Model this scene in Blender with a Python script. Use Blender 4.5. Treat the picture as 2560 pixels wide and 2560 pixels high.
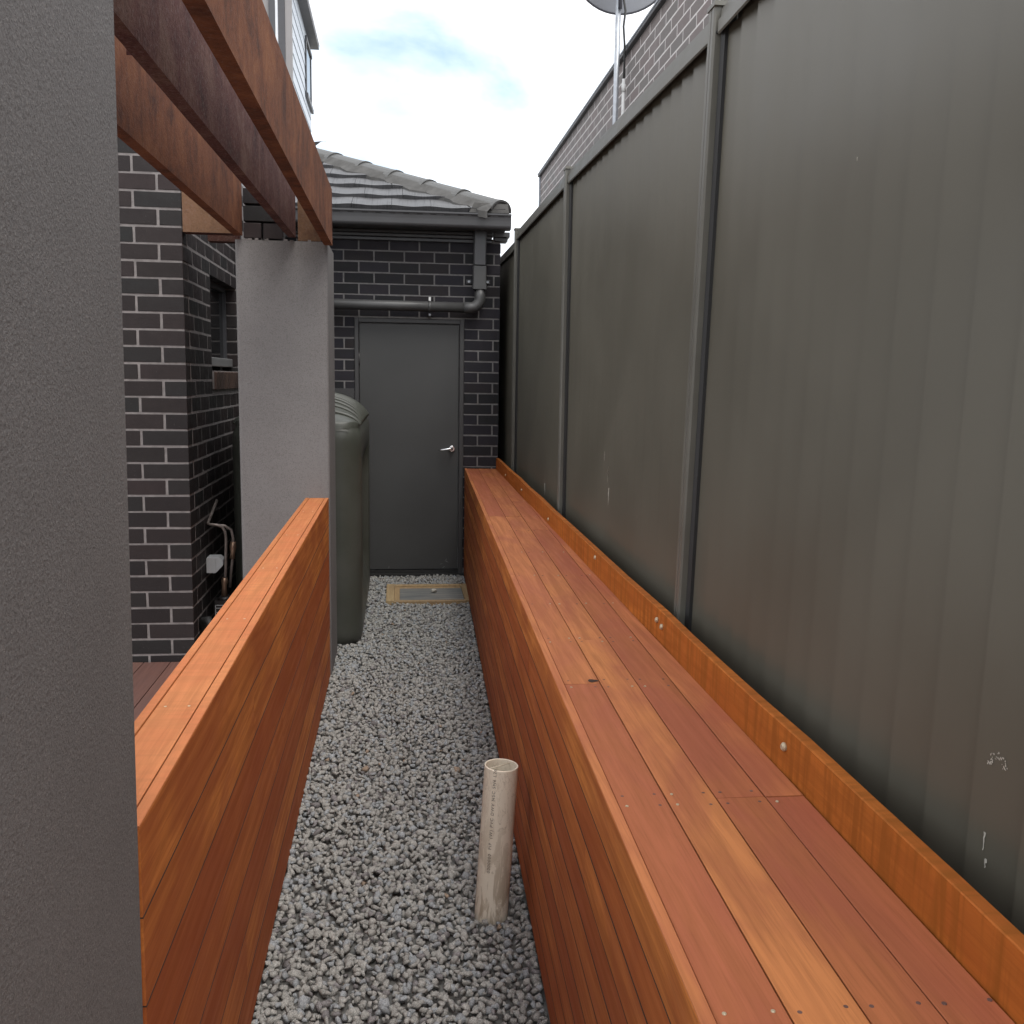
import bpy, bmesh, math, random
import numpy as np
from mathutils import Matrix, Vector
random.seed(7); RNG = np.random.default_rng(11)
scene = bpy.context.scene
for o in list(bpy.data.objects): bpy.data.objects.remove(o)
COL = scene.collection

# ------------------------------------------------------------------ camera
cam_d = bpy.data.cameras.new('camera'); cam = bpy.data.objects.new('camera', cam_d); COL.objects.link(cam)
cam_d.sensor_width = 36.0; cam_d.lens = 36.0 * 2424.8 / 2560.0
cam_d.clip_start = 0.02; cam_d.clip_end = 2000
_r = Vector((0.99322822, -0.11516901, 0.01529068)); _d = Vector((-0.00066156, -0.13721675, -0.99054083)); _f = Vector((0.11617774, 0.98382298, -0.13636374))
cm = Matrix((( _r.x, -_d.x, -_f.x, 0), (_r.y, -_d.y, -_f.y, 0), (_r.z, -_d.z, -_f.z, 1.6344), (0, 0, 0, 1)))
cam.matrix_world = cm
scene.camera = cam

# ------------------------------------------------------------------ world, sun, exposure
SUN_EL, SUN_AZ = math.radians(60), math.radians(152)      # azimuth from +Y clockwise: behind the camera
world = bpy.data.worlds.new('World'); scene.world = world; world.use_nodes = True
wt = world.node_tree; wt.nodes.clear()
def wn(t, **k):
    n = wt.nodes.new(t)
    for a, v in k.items(): setattr(n, a, v)
    return n
w_out = wn('ShaderNodeOutputWorld'); w_bg = wn('ShaderNodeBackground'); w_bg.inputs['Strength'].default_value = 0.12
sky = wn('ShaderNodeTexSky', sky_type='NISHITA', sun_disc=False); sky.sun_elevation = SUN_EL; sky.sun_rotation = SUN_AZ
sky.air_density = 1.0; sky.dust_density = 0.6; sky.ozone_density = 1.0
w_tc = wn('ShaderNodeTexCoord'); w_map = wn('ShaderNodeMapping'); w_map.inputs['Scale'].default_value = (1.0, 1.0, 2.0); w_map.inputs['Location'].default_value = (0.66, 3.97, 1.85)
w_n = wn('ShaderNodeTexNoise'); w_n.inputs['Scale'].default_value = 2.6; w_n.inputs['Detail'].default_value = 7; w_n.inputs['Roughness'].default_value = 0.52; w_n.inputs['Distortion'].default_value = 0.25
w_r = wn('ShaderNodeValToRGB'); w_r.color_ramp.elements[0].position = 0.31; w_r.color_ramp.elements[1].position = 0.51
w_n2 = wn('ShaderNodeTexNoise'); w_n2.inputs['Scale'].default_value = 3.3; w_n2.inputs['Detail'].default_value = 6
w_r2 = wn('ShaderNodeValToRGB'); w_r2.color_ramp.elements[0].position = 0.30; w_r2.color_ramp.elements[1].position = 0.52
w_r2.color_ramp.elements[0].color = (4.3, 4.25, 4.65, 1); w_r2.color_ramp.elements[1].color = (9.0, 9.0, 9.1, 1)
w_blue = wn('ShaderNodeMix', data_type='RGBA', blend_type='MIX'); w_blue.inputs[0].default_value = 0.88; w_blue.inputs[7].default_value = (2.5, 3.4, 4.35, 1)   # thin veil over the blue
w_mix = wn('ShaderNodeMix', data_type='RGBA', blend_type='MIX')
L = wt.links.new
L(w_tc.outputs['Generated'], w_map.inputs['Vector']); L(w_map.outputs[0], w_n.inputs['Vector']); L(w_map.outputs[0], w_n2.inputs['Vector'])
L(w_n.outputs['Fac'], w_r.inputs['Fac']); L(w_n2.outputs['Fac'], w_r2.inputs['Fac'])
L(sky.outputs[0], w_blue.inputs[6]); L(w_r.outputs['Color'], w_mix.inputs[0]); L(w_blue.outputs[2], w_mix.inputs[6]); L(w_r2.outputs['Color'], w_mix.inputs[7])
L(w_mix.outputs[2], w_bg.inputs['Color']); L(w_bg.outputs[0], w_out.inputs['Surface'])
sun_d = bpy.data.lights.new('sun', 'SUN'); sun_d.energy = 1.15; sun_d.angle = math.radians(30); sun_d.color = (1.0, 0.96, 0.9)
sun = bpy.data.objects.new('sun', sun_d); COL.objects.link(sun)
_sd = Vector((math.sin(SUN_AZ) * math.cos(SUN_EL), math.cos(SUN_AZ) * math.cos(SUN_EL), math.sin(SUN_EL)))
sun.rotation_euler = _sd.to_track_quat('Z', 'Y').to_euler(); sun.location = (0, -5, 12)
vs = scene.view_settings; vs.view_transform = 'Standard'; vs.look = 'None'; vs.gamma = 1.0; vs.exposure = 1.06; vs.use_curve_mapping = False
scene.render.engine = 'CYCLES'

# ------------------------------------------------------------------ materials
class NT:
    def __init__(s, name):
        s.m = bpy.data.materials.new(name); s.m.use_nodes = True; s.t = s.m.node_tree; s.t.nodes.clear()
        s.out = s.n('ShaderNodeOutputMaterial'); s.b = s.n('ShaderNodeBsdfPrincipled'); s.l(s.b.outputs[0], s.out.inputs['Surface'])
        s.tc = s.n('ShaderNodeTexCoord'); s.oi = None
    def n(s, t, **k):
        n = s.t.nodes.new(t)
        for a, v in k.items(): setattr(n, a, v)
        return n
    def l(s, a, b): s.t.links.new(a, b)
    def put(s, sock, v):
        if hasattr(v, 'links') or isinstance(v, bpy.types.NodeSocket): s.l(v, sock)
        elif isinstance(v, (tuple, list)): sock.default_value = (*v, 1) if len(v) == 3 and len(sock.default_value) == 4 else v
        else: sock.default_value = v
    def rand(s):
        if not s.oi: s.oi = s.n('ShaderNodeObjectInfo')
        return s.oi.outputs['Random']
    def coords(s, scale=(1, 1, 1), rnd=0.0, space='Object'):
        v = s.tc.outputs[space]
        if rnd:
            a = s.n('ShaderNodeVectorMath', operation='SCALE'); a.inputs[0].default_value = (rnd, rnd * .7, rnd * 1.3); s.l(s.rand(), a.inputs['Scale'])
            b = s.n('ShaderNodeVectorMath', operation='ADD'); s.l(v, b.inputs[0]); s.l(a.outputs[0], b.inputs[1]); v = b.outputs[0]
        m = s.n('ShaderNodeMapping'); m.inputs['Scale'].default_value = scale; s.l(v, m.inputs['Vector']); return m.outputs[0]
    def noise(s, vec, scale=1, detail=4, rough=.5, dist=0):
        n = s.n('ShaderNodeTexNoise'); n.inputs['Scale'].default_value = scale; n.inputs['Detail'].default_value = detail; n.inputs['Roughness'].default_value = rough; n.inputs['Distortion'].default_value = dist
        s.l(vec, n.inputs['Vector']); return n.outputs['Fac']
    def ramp(s, fac, stops):
        r = s.n('ShaderNodeValToRGB'); el = r.color_ramp.elements
        while len(el) < len(stops): el.new(.5)
        for e, (p, c) in zip(el, stops): e.position = p; e.color = (*c, 1) if len(c) == 3 else c
        s.l(fac, r.inputs['Fac']); return r.outputs['Color']
    def vr(s, fac, a, b, c=0., d=1.):
        r = s.n('ShaderNodeMapRange'); r.inputs[1].default_value = a; r.inputs[2].default_value = b; r.inputs[3].default_value = c; r.inputs[4].default_value = d
        s.l(fac, r.inputs[0]); return r.outputs[0]
    def mix(s, f, a, b, mode='MIX'):
        m = s.n('ShaderNodeMix', data_type='RGBA', blend_type=mode); s.put(m.inputs[0], f); s.put(m.inputs[6], a); s.put(m.inputs[7], b); return m.outputs[2]
    def math(s, op, a, b=0.):
        m = s.n('ShaderNodeMath', operation=op); s.put(m.inputs[0], a); s.put(m.inputs[1], b); return m.outputs[0]
    def bump(s, h, strength, dist=.01, prev=None):
        b = s.n('ShaderNodeBump'); b.inputs['Strength'].default_value = strength; b.inputs['Distance'].default_value = dist; s.l(h, b.inputs['Height'])
        if prev: s.l(prev, b.inputs['Normal'])
        return b.outputs[0]
    def done(s, col, rough=.6, nrm=None, metal=0., spec=.5):
        s.put(s.b.inputs['Base Color'], col); s.put(s.b.inputs['Roughness'], rough); s.put(s.b.inputs['Metallic'], metal); s.b.inputs['Specular IOR Level'].default_value = spec
        if nrm: s.l(nrm, s.b.inputs['Normal'])
        return s.m

def mat_wood(name, cols, rough=.45, streak_across=0., dark=1., spec=.4):
    t = NT(name)
    g = t.noise(t.coords((42, 2.0, 42), 40), 1, 5, .62, .5)
    fine = t.noise(t.coords((260, 8, 260), 40), 1, 3, .6)
    patch = t.noise(t.coords((6, 2.4, 6), 40), 1, 4, .55, .6)
    t.rand(); base = t.ramp(t.oi.outputs['Color'], [(0, cols[0]), (.4, cols[2]), (.7, cols[1]), (1, cols[3])])
    c = t.mix(t.vr(g, .38, .62, 0, .55), base, [q * .6 for q in cols[0]])
    c = t.mix(t.vr(patch, .40, .62, 0, .6), c, cols[4])
    c = t.mix(t.vr(fine, .5, .78, 0, .4), c, [q * .42 for q in cols[0]])
    h = fine
    if streak_across:
        a = t.noise(t.coords((3, 38, 3), 40), 1, 4, .55, .6)
        c = t.mix(t.vr(a, .45, .60, 0, streak_across), c, [q * .55 for q in cols[1]])
        h = a
    if dark != 1: c = t.mix(1., c, (dark, dark, dark), 'MULTIPLY')
    n = t.bump(h, .12, .002)
    return t.done(c, t.vr(g, .3, .7, rough - .06, rough + .12), n, spec=spec)

WC = [(.30, .092, .034), (.40, .140, .056), (.34, .098, .048), (.43, .160, .052), (.25, .068, .046)]
M = {}
M['wood_deck'] = mat_wood('oiled_deck_timber', [(.44, .148, .056), (.54, .202, .072), (.40, .125, .058), (.55, .205, .068), (.32, .088, .052)], .6, spec=.18)
M['wood_clad'] = mat_wood('oiled_cladding_timber', [(.36, .096, .028), (.55, .185, .046), (.43, .122, .032), (.60, .215, .052), (.30, .072, .025)], .6, spec=.12)
M['wood_cap'] = mat_wood('oiled_cap_timber', [(.50, .185, .070), (.52, .20, .075), (.48, .175, .066), (.52, .205, .075), (.42, .125, .05)], .6, .3, spec=.15)
M['wood_up'] = mat_wood('rough_sawn_timber', [(.46, .140, .026), (.52, .160, .028), (.48, .145, .026), (.53, .168, .032), (.36, .095, .020)], .6, .9, spec=.12)
M['wood_old'] = mat_wood('weathered_deck_timber', [(.13, .062, .048), (.16, .08, .06), (.14, .066, .052), (.17, .09, .07), (.11, .06, .05)], .6)
M['wood_pale'] = mat_wood('pale_formwork_timber', [(.36, .25, .13), (.40, .28, .15), (.36, .26, .15), (.42, .31, .17), (.30, .2, .11)], .7)

def mat_render():
    t = NT('grey_render')
    v = t.coords((1, 1, 1))
    a = t.noise(v, 200, 3, .7); b = t.noise(v, 330, 2, .55); big = t.noise(v, 2.2, 5, .6)
    c = t.mix(t.vr(big, .3, .7), (.148, .140, .138), (.174, .165, .163))
    c = t.mix(t.vr(a, .50, .66, 0, .6), c, (.085, .077, .074))
    c = t.mix(t.vr(b, .58, .70, 0, .45), c, (.32, .30, .285))
    n = t.bump(a, .35, .004); n = t.bump(b, .3, .002, n)
    return t.done(c, .85, n, spec=.25)
M['render'] = mat_render()

def mat_steel(name, c0, c1, c2, pit=.25):
    t = NT(name)
    p = t.noise(t.coords((1, 1, 1), 30), 6, 9, .72, .3)
    q = t.noise(t.coords((1, 1, 1), 50), 1.6, 4, .6)
    s = t.noise(t.coords((34, 34, 1.6), 30), 1, 3, .5)
    f = t.noise(t.coords((1, 1, 1), 30), 85, 4, .75)
    c = t.ramp(p, [(.34, c0), (.48, c1), (.64, c2)])
    c = t.mix(t.vr(q, .42, .62, 0, .6), c, t.mix(.5, c, c0))
    c = t.mix(t.vr(s, .52, .72, 0, .22), c, [k * .7 for k in c0])
    c = t.mix(t.vr(f, .53, .68, 0, pit), c, (.17, .14, .13))
    c = t.mix(t.vr(f, .32, .46, pit, 0), c, [k * .4 for k in c0])
    return t.done(c, .85, t.bump(f, .6, .004), 0, .15)
M['rust'] = mat_steel('orange_rusted_steel', (.070, .030, .020), (.155, .058, .029), (.225, .092, .042), .3)
M['rust_dark'] = mat_steel('dark_rusted_steel', (.050, .026, .024), (.10, .040, .036), (.15, .085, .066), .6)
M['rust_mid'] = mat_steel('brown_rusted_steel', (.10, .055, .035), (.15, .085, .05), (.17, .095, .06), .3)

def mat_brick(name, cols, spec=.22, rough=.6):
    t = NT(name)
    v = t.coords((1, 1, 1), 30)
    base = t.ramp(t.rand(), [(i / (len(cols) - 1), c) for i, c in enumerate(cols)])
    a = t.noise(v, 18, 4, .6); f = t.noise(v, 160, 3, .6)
    c = t.mix(t.vr(a, .4, .7, 0, .45), base, [q * 1.5 for q in cols[0]])
    c = t.mix(t.vr(f, .66, .74, 0, .3), c, (.16, .145, .14))
    return t.done(c, t.vr(a, .3, .7, rough - .08, rough + .15), t.bump(f, .3, .003), spec=spec)
M['brick'] = mat_brick('dark_charcoal_brick', [(.014, .012, .0125), (.023, .017, .017), (.0155, .0155, .0155), (.030, .021, .021), (.018, .015, .0145)])
M['brick_far'] = mat_brick('charcoal_brick', [(.018, .0175, .023), (.026, .023, .028), (.015, .0155, .0165), (.023, .019, .020), (.020, .0195, .025)])
M['brick_grey'] = mat_brick('neighbour_grey_brick', [(.13, .115, .108), (.16, .13, .125), (.13, .125, .118), (.17, .135, .13), (.14, .13, .122)])
M['brick_sill'] = mat_brick('brown_sill_brick', [(.07, .048, .04), (.10, .062, .05), (.06, .042, .038), (.11, .07, .055)])
def mat_plain(name, col, rough=.5, metal=0., var=.12, scale=6, spec=.5, bump=0., streak=None):
    t = NT(name); v = t.coords((1, 1, 1))
    a = t.noise(v, scale, 4, .55)
    c = t.mix(t.vr(a, .3, .7), [q * (1 - var) for q in col], [q * (1 + var) for q in col])
    n = None
    if bump: n = t.bump(t.noise(v, 240, 3, .6), bump, .002)
    if streak:
        b = t.noise(t.coords((60, 60, 2.2)), 1, 4, .65, .4)
        c = t.mix(t.vr(b, .70, .80, 0, .5), c, streak)
    return t.done(c, t.vr(a, .3, .7, rough - .05, rough + .07), n, metal, spec)
M['mortar'] = mat_plain('mortar', (.20, .184, .18), .9, var=.2, scale=30, bump=.6, spec=.2)
M['mortar_far'] = mat_plain('grey_mortar', (.18, .173, .171), .9, var=.2, scale=30, bump=.5, spec=.2)
M['mortar_pale'] = mat_plain('pale_mortar', (.56, .53, .52), .9, var=.1, scale=30, spec=.2)
M['fence'] = mat_plain('green_grey_fence_sheet', (.094, .088, .069), .40, var=.08, scale=2.2, spec=.42)
M['fence_trim'] = mat_plain('green_grey_fence_trim', (.112, .108, .092), .4, var=.08, scale=8, spec=.5)
M['door'] = mat_plain('charcoal_door_paint', (.054, .0545, .054), .42, var=.10, scale=2, spec=.5)
M['door_frame'] = mat_plain('charcoal_frame_paint', (.052, .051, .052), .4, var=.08, scale=5)
M['gutter'] = mat_plain('charcoal_metal', (.060, .060, .063), .38, var=.08, scale=5)
M['pipe_paint'] = mat_plain('painted_pipe', (.062, .062, .062), .42, var=.1, scale=6)
M['slot'] = mat_plain('dark_recess', (.01, .01, .01), .8)
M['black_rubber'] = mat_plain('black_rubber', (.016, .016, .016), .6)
M['chrome'] = mat_plain('satin_chrome', (.72, .72, .73), .22, 1., var=.03)
M['galv'] = mat_plain('galvanised_steel', (.36, .38, .41), .45, .6, var=.2, scale=20)
M['screw'] = mat_plain('pale_screw_head', (.46, .38, .26), .4, .3)
M['white_pl'] = mat_plain('white_plastic', (.72, .72, .71), .45, var=.03)
M['grey_pl'] = mat_plain('pale_grey_plastic', (.42, .43, .44), .5, var=.05)
M['copper'] = mat_plain('tarnished_copper', (.26, .22, .20), .45, .5, var=.3, scale=20)
M['brass'] = mat_plain('dull_brass', (.30, .20, .14), .4, .7, var=.3, scale=20)
M['meter'] = mat_plain('dark_meter_body', (.02, .018, .018), .4)
M['blue_pl'] = mat_plain('pale_blue_plastic', (.36, .44, .75), .5, var=.05)
M['ink'] = mat_plain('dark_ink', (.05, .045, .045), .7)
M['glass'] = mat_plain('dark_window_glass', (.012, .013, .014), .03, var=0.)
M['alu'] = mat_plain('grey_window_frame', (.16, .16, .16), .4)
M['dish'] = mat_plain('grey_dish_paint', (.36, .37, .40), .5, var=.06)
M['dish_rim'] = mat_plain('dark_dish_rim', (.05, .05, .06), .5)
M['render_h'] = mat_plain('house_render', (.25, .24, .24), .8, var=.06, scale=3)
M['wboard'] = mat_plain('pale_blue_grey_weatherboard', (.46, .50, .55), .6, var=.05)
M['trim_dk'] = mat_plain('dark_trim', (.055, .056, .062), .5)
M['white_panel'] = mat_plain('white_panel', (.78, .80, .84), .5, var=.03)
M['bed'] = mat_plain('grey_mortar_bedding', (.085, .083, .08), .9, var=.25, scale=9, bump=.5, spec=.2)
M['soil'] = mat_plain('dark_soil', (.06, .052, .045), .95, var=.3, scale=12, bump=.6, spec=.1)
M['conc_pale'] = mat_plain('pale_splash', (.42, .40, .35), .8, var=.1)
M['joint'] = mat_plain('dark_board_joint', (.035, .014, .008), .8, var=.3, scale=20)  # colour for the shade painted between boards, also the knot hole
M['dust'] = mat_plain('stone_dust', (.13, .127, .12), .95, var=.3, scale=40, bump=.6, spec=.1)
M['paving'] = mat_plain('pale_concrete_paving', (.36, .35, .33), .85, var=.12, scale=3, bump=.3, spec=.2)  # unseen pale ground, colour chosen to bounce light onto the side faces
def mat_conc():
    t = NT('stained_concrete'); v = t.coords((2, 18, 2)); a = t.noise(v, 1.5, 5, .6); b = t.noise(t.coords((60, 60, 60)), 1, 3)
    c = t.ramp(a, [(.3, (.10, .11, .115)), (.5, (.17, .175, .17)), (.7, (.30, .27, .23))])
    return t.done(c, .8, t.bump(b, .3, .003), spec=.25)
M['conc'] = mat_conc()
def mat_tile():
    t = NT('grey_concrete_roof_tile'); v = t.coords((160, 2, 2), 20); a = t.noise(v, 1, 3, .6); b = t.noise(t.coords((8, 8, 8), 20), 1, 4)
    c = t.mix(t.vr(b, .3, .7), (.078, .078, .081), (.105, .105, .109)); c = t.mix(t.vr(a, .54, .64, 0, .75), c, (.035, .035, .038))
    return t.done(c, .55, t.bump(a, .3, .004), spec=.4)
M['tile'] = mat_tile()
M['hipcap'] = mat_plain('grey_hip_cap', (.088, .088, .086), .6, var=.14, scale=8, bump=.3)
def mat_gravel():
    t = NT('crushed_granite'); at = t.n('ShaderNodeAttribute', attribute_name='tint'); v = t.coords((1, 1, 1))
    s = t.noise(v, 420, 3, .7); p = t.noise(v, 60, 3, .6)
    c = t.mix(t.vr(s, .42, .60), [.25] * 3, (.54, .535, .515))
    c = t.mix(t.vr(p, .55, .75, 0, .4), c, (.30, .295, .28))
    c = t.mix(1., c, at.outputs['Color'], 'MULTIPLY')
    return t.done(c, .85, t.bump(s, .5, .003), spec=.2)
M['gravel'] = mat_gravel()
def mat_tank():
    t = NT('dark_green_poly_tank'); v = t.coords((1, 1, 1)); a = t.noise(v, 3.5, 4, .6); f = t.noise(v, 90, 2)
    c = t.mix(t.vr(a, .3, .7), (.048, .052, .042), (.070, .072, .062))
    return t.done(c, t.vr(a, .3, .7, .36, .5), t.bump(f, .05, .002), spec=.45)
M['tank'] = mat_tank()
def mat_pvc():
    t = NT('stained_cream_pvc'); v = t.coords((14, 14, 5)); a = t.noise(v, 1, 6, .62, 1.2); b = t.noise(t.coords((30, 30, 8)), 1, 5, .6, 1.5); s = t.n('ShaderNodeSeparateXYZ'); t.l(t.tc.outputs['Object'], s.inputs[0])
    low = t.vr(s.outputs['Z'], .0, .42, .62, 0.)
    c = t.mix(t.vr(a, .35, .7, 0, .3), (.72, .66, .55), (.62, .55, .44))
    d = t.math('MULTIPLY', t.vr(b, .47, .57, 0, 1.), low)
    c = t.mix(d, c, (.23, .155, .08))
    vein = t.vr(t.math('ABSOLUTE', t.math('SUBTRACT', b, .5)), .0, .012, .5, 0.)
    c = t.mix(vein, c, (.24, .17, .11))
    return t.done(c, .45, spec=.4)
M['pvc'] = mat_pvc()
M['pvc_rim'] = mat_plain('clean_pvc_edge', (.70, .62, .50), .45, var=.04)

# ------------------------------------------------------------------ builders
def wloc(o):
    l = Vector((0, 0, 0))
    while o: l += o.location; o = o.parent
    return l
def link(name, data, parent=None, loc=(0, 0, 0)):
    o = bpy.data.objects.new(name, data); COL.objects.link(o)
    if parent: o.parent = parent; o.location = Vector(loc) - wloc(parent)
    else: o.location = loc
    r = random.random(); o.color = (r, r, r, 1)
    return o
def tone(o, u): o.color = (u, u, u, 1); return o
def thing(name, label, cat, loc=(0, 0, 0), group=None):
    o = link(name, None, None, loc); o.empty_display_size = .1; o['label'] = label; o['category'] = cat
    if group: o['group'] = group
    return o
def tag(o, label, cat, group=None, kind=None):
    if label: o['label'] = label
    if cat: o['category'] = cat
    if group: o['group'] = group
    if kind: o['kind'] = kind
    return o
class MB:
    def __init__(s): s.v = []; s.f = []; s.sm = []
    def add(s, vs, fs, smooth=False):
        b = len(s.v); s.v += [tuple(p) for p in vs]; s.f += [tuple(b + i for i in q) for q in fs]; s.sm += [smooth] * len(fs); return s
    def box(s, x0, x1, y0, y1, z0, z1):
        return s.add([(x0, y0, z0), (x1, y0, z0), (x1, y1, z0), (x0, y1, z0), (x0, y0, z1), (x1, y0, z1), (x1, y1, z1), (x0, y1, z1)],
                     [(0, 3, 2, 1), (4, 5, 6, 7), (0, 1, 5, 4), (1, 2, 6, 5), (2, 3, 7, 6), (3, 0, 4, 7)])
    def prism(s, prof, axis, a, b, smooth=False, caps=True):
        """prof: 2D polygon (counter-clockwise), extruded along axis from a to b. axis 'x': prof=(y,z); 'y': prof=(x,z); 'z': prof=(x,y)"""
        def P(p, t): return (t, p[0], p[1]) if axis == 'x' else (p[0], t, p[1]) if axis == 'y' else (p[0], p[1], t)
        n = len(prof); base = len(s.v)
        s.v += [P(p, a) for p in prof] + [P(p, b) for p in prof]
        for i in range(n):
            j = (i + 1) % n; s.f.append((base + i, base + j, base + n + j, base + n + i)); s.sm.append(smooth)
        if caps:
            s.f.append(tuple(base + i for i in reversed(range(n)))); s.f.append(tuple(base + n + i for i in range(n))); s.sm += [False, False]
        return s
    def cbox(s, x0, x1, y0, y1, z0, z1, c=.002, axis='y'):
        """box with chamfered long edges along axis"""
        if axis == 'y': a0, a1, b0, b1, t0, t1 = x0, x1, z0, z1, y0, y1
        elif axis == 'x': a0, a1, b0, b1, t0, t1 = y0, y1, z0, z1, x0, x1
        else: a0, a1, b0, b1, t0, t1 = x0, x1, y0, y1, z0, z1
        pr = [(a0 + c, b0), (a1 - c, b0), (a1, b0 + c), (a1, b1 - c), (a1 - c, b1), (a0 + c, b1), (a0, b1 - c), (a0, b0 + c)]
        return s.prism(pr, axis, t0, t1)
    def tube(s, pts, r, n=12, caps=True, smooth=True):
        pts = [Vector(p) for p in pts]; base = len(s.v); k = len(pts)
        up = None
        for i, p in enumerate(pts):
            d = (pts[min(i + 1, k - 1)] - pts[max(i - 1, 0)]).normalized()
            if up is None: up = Vector((0, 0, 1)) if abs(d.z) < .9 else Vector((1, 0, 0))
            a = d.cross(up).normalized(); up2 = a.cross(d).normalized(); up = up2
            rr = r[i] if isinstance(r, (list, tuple)) else r
            for j in range(n):
                t = 2 * math.pi * j / n; s.v.append(tuple(p + a * math.cos(t) * rr + up2 * math.sin(t) * rr))
        for i in range(k - 1):
            for j in range(n):
                j2 = (j + 1) % n; s.f.append((base + i * n + j, base + i * n + j2, base + (i + 1) * n + j2, base + (i + 1) * n + j)); s.sm.append(smooth)
        if caps:
            s.f.append(tuple(base + j for j in reversed(range(n)))); s.f.append(tuple(base + (k - 1) * n + j for j in range(n))); s.sm += [False, False]
        return s
    def mesh(s, name, mat):
        me = bpy.data.meshes.new(name); me.from_pydata(s.v, [], s.f); me.polygons.foreach_set('use_smooth', s.sm); me.materials.append(mat)
        bm = bmesh.new(); bm.from_mesh(me); bmesh.ops.recalc_face_normals(bm, faces=bm.faces); bm.to_mesh(me); bm.free(); me.update(); return me
    def build(s, name, mat, parent=None, loc=(0, 0, 0)):
        return link(name, s.mesh(name, mat), parent, loc)
def W(parent, name, mat, fn):
    """build a part with world coordinates: origin moved to the part's centre"""
    m = MB(); fn(m); a = np.array(m.v); c = (a.min(0) + a.max(0)) / 2
    m.v = [tuple(p) for p in (a - c)]
    return m.build(name, mat, parent, tuple(c))
def arc(c, r, a0, a1, n): return [(c[0] + r * math.cos(math.radians(a0 + (a1 - a0) * i / n)), c[1] + r * math.sin(math.radians(a0 + (a1 - a0) * i / n))) for i in range(n + 1)]

# irregular brick mesh cache: size (sx, sy, sz), slight variants
_bc = {}
def brick_mesh(sx, sy, sz, mat, jig=.0022):
    key = (round(sx, 3), round(sy, 3), round(sz, 3), mat.name, random.randrange(4))
    if key not in _bc:
        c = .002 if jig > .001 else .0006; hx, hy, hz = sx / 2, sy / 2, sz / 2; r = random.Random(str(key)); m = MB()
        bm = bmesh.new(); bmesh.ops.create_cube(bm, size=1.0)
        for v in bm.verts: v.co = Vector((v.co.x * sx, v.co.y * sy, v.co.z * sz))
        bmesh.ops.bevel(bm, geom=bm.edges[:], offset=c, segments=1, affect='EDGES')
        for v in bm.verts: v.co += Vector((r.uniform(-jig, jig) * .5, r.uniform(-jig, jig) * .5, r.uniform(-jig, jig) * .5))
        me = bpy.data.meshes.new('brick'); bm.to_mesh(me); bm.free(); me.materials.append(mat); _bc[key] = me
    return _bc[key]
def brick(parent, x0, x1, y0, y1, z0, z1, mat, name='brick', rot=0):
    o = link(name, brick_mesh(x1 - x0, y1 - y0, z1 - z0, mat, .0003 if mat is M['brick_grey'] else .0022), parent, ((x0 + x1) / 2, (y0 + y1) / 2, (z0 + z1) / 2 + random.uniform(-.0012, .0012)))
    if mat is M['brick_grey']: return o
    o.rotation_euler = (random.uniform(-.003, .003), random.uniform(-.004, .004), random.uniform(-.003, .003))
    return o

FX = lambda y: .321 + .0278 * y        # front face of the bench
UX = lambda y: .717 + .0108 * y        # front face of the upstand board
PX = lambda y: .768 + .0108 * y        # path-side face of the fence posts

# ------------------------------------------------------------------ ground
g = MB(); g.add([(-400, -400, -.06), (400, -400, -.06), (400, 400, -.06), (-400, 400, -.06)], [(0, 1, 2, 3)])
tag(g.build('ground', M['paving']), None, None, kind='structure')  # unseen pale ground, put in to bounce light
W0 = MB(); W0.add([(-.52, .2, -.02), (.56, .2, -.02), (.56, 8.0, -.02), (-.52, 8.0, -.02)], [(0, 1, 2, 3)])
tag(W0.build('path', M['dust']), None, None, kind='structure')

# gravel: every stone is geometry, joined
def rocks(n=36):
    out = []
    for i in range(n):
        bm = bmesh.new()
        ax = np.array([1.0, random.uniform(.62, .95), random.uniform(.45, .75)])
        for k in range(15):
            d = RNG.normal(size=3); d /= np.linalg.norm(d); q = d * RNG.uniform(.82, 1.0)
            q = np.sign(q) * np.abs(q) ** .8 * ax
            bm.verts.new(q)
        r = bmesh.ops.convex_hull(bm, input=bm.verts[:])
        bmesh.ops.delete(bm, geom=[v for v in bm.verts if not v.link_faces], context='VERTS')
        bmesh.ops.triangulate(bm, faces=bm.faces[:]); bmesh.ops.recalc_face_normals(bm, faces=bm.faces[:])
        bm.verts.index_update()
        out.append((np.array([v.co[:] for v in bm.verts]), np.array([[v.index for v in f.verts] for f in bm.faces]))); bm.free()
    return out
PIPE = (.2855, 2.80); PIT = (-.092, .535, 6.93, 7.52)
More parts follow.
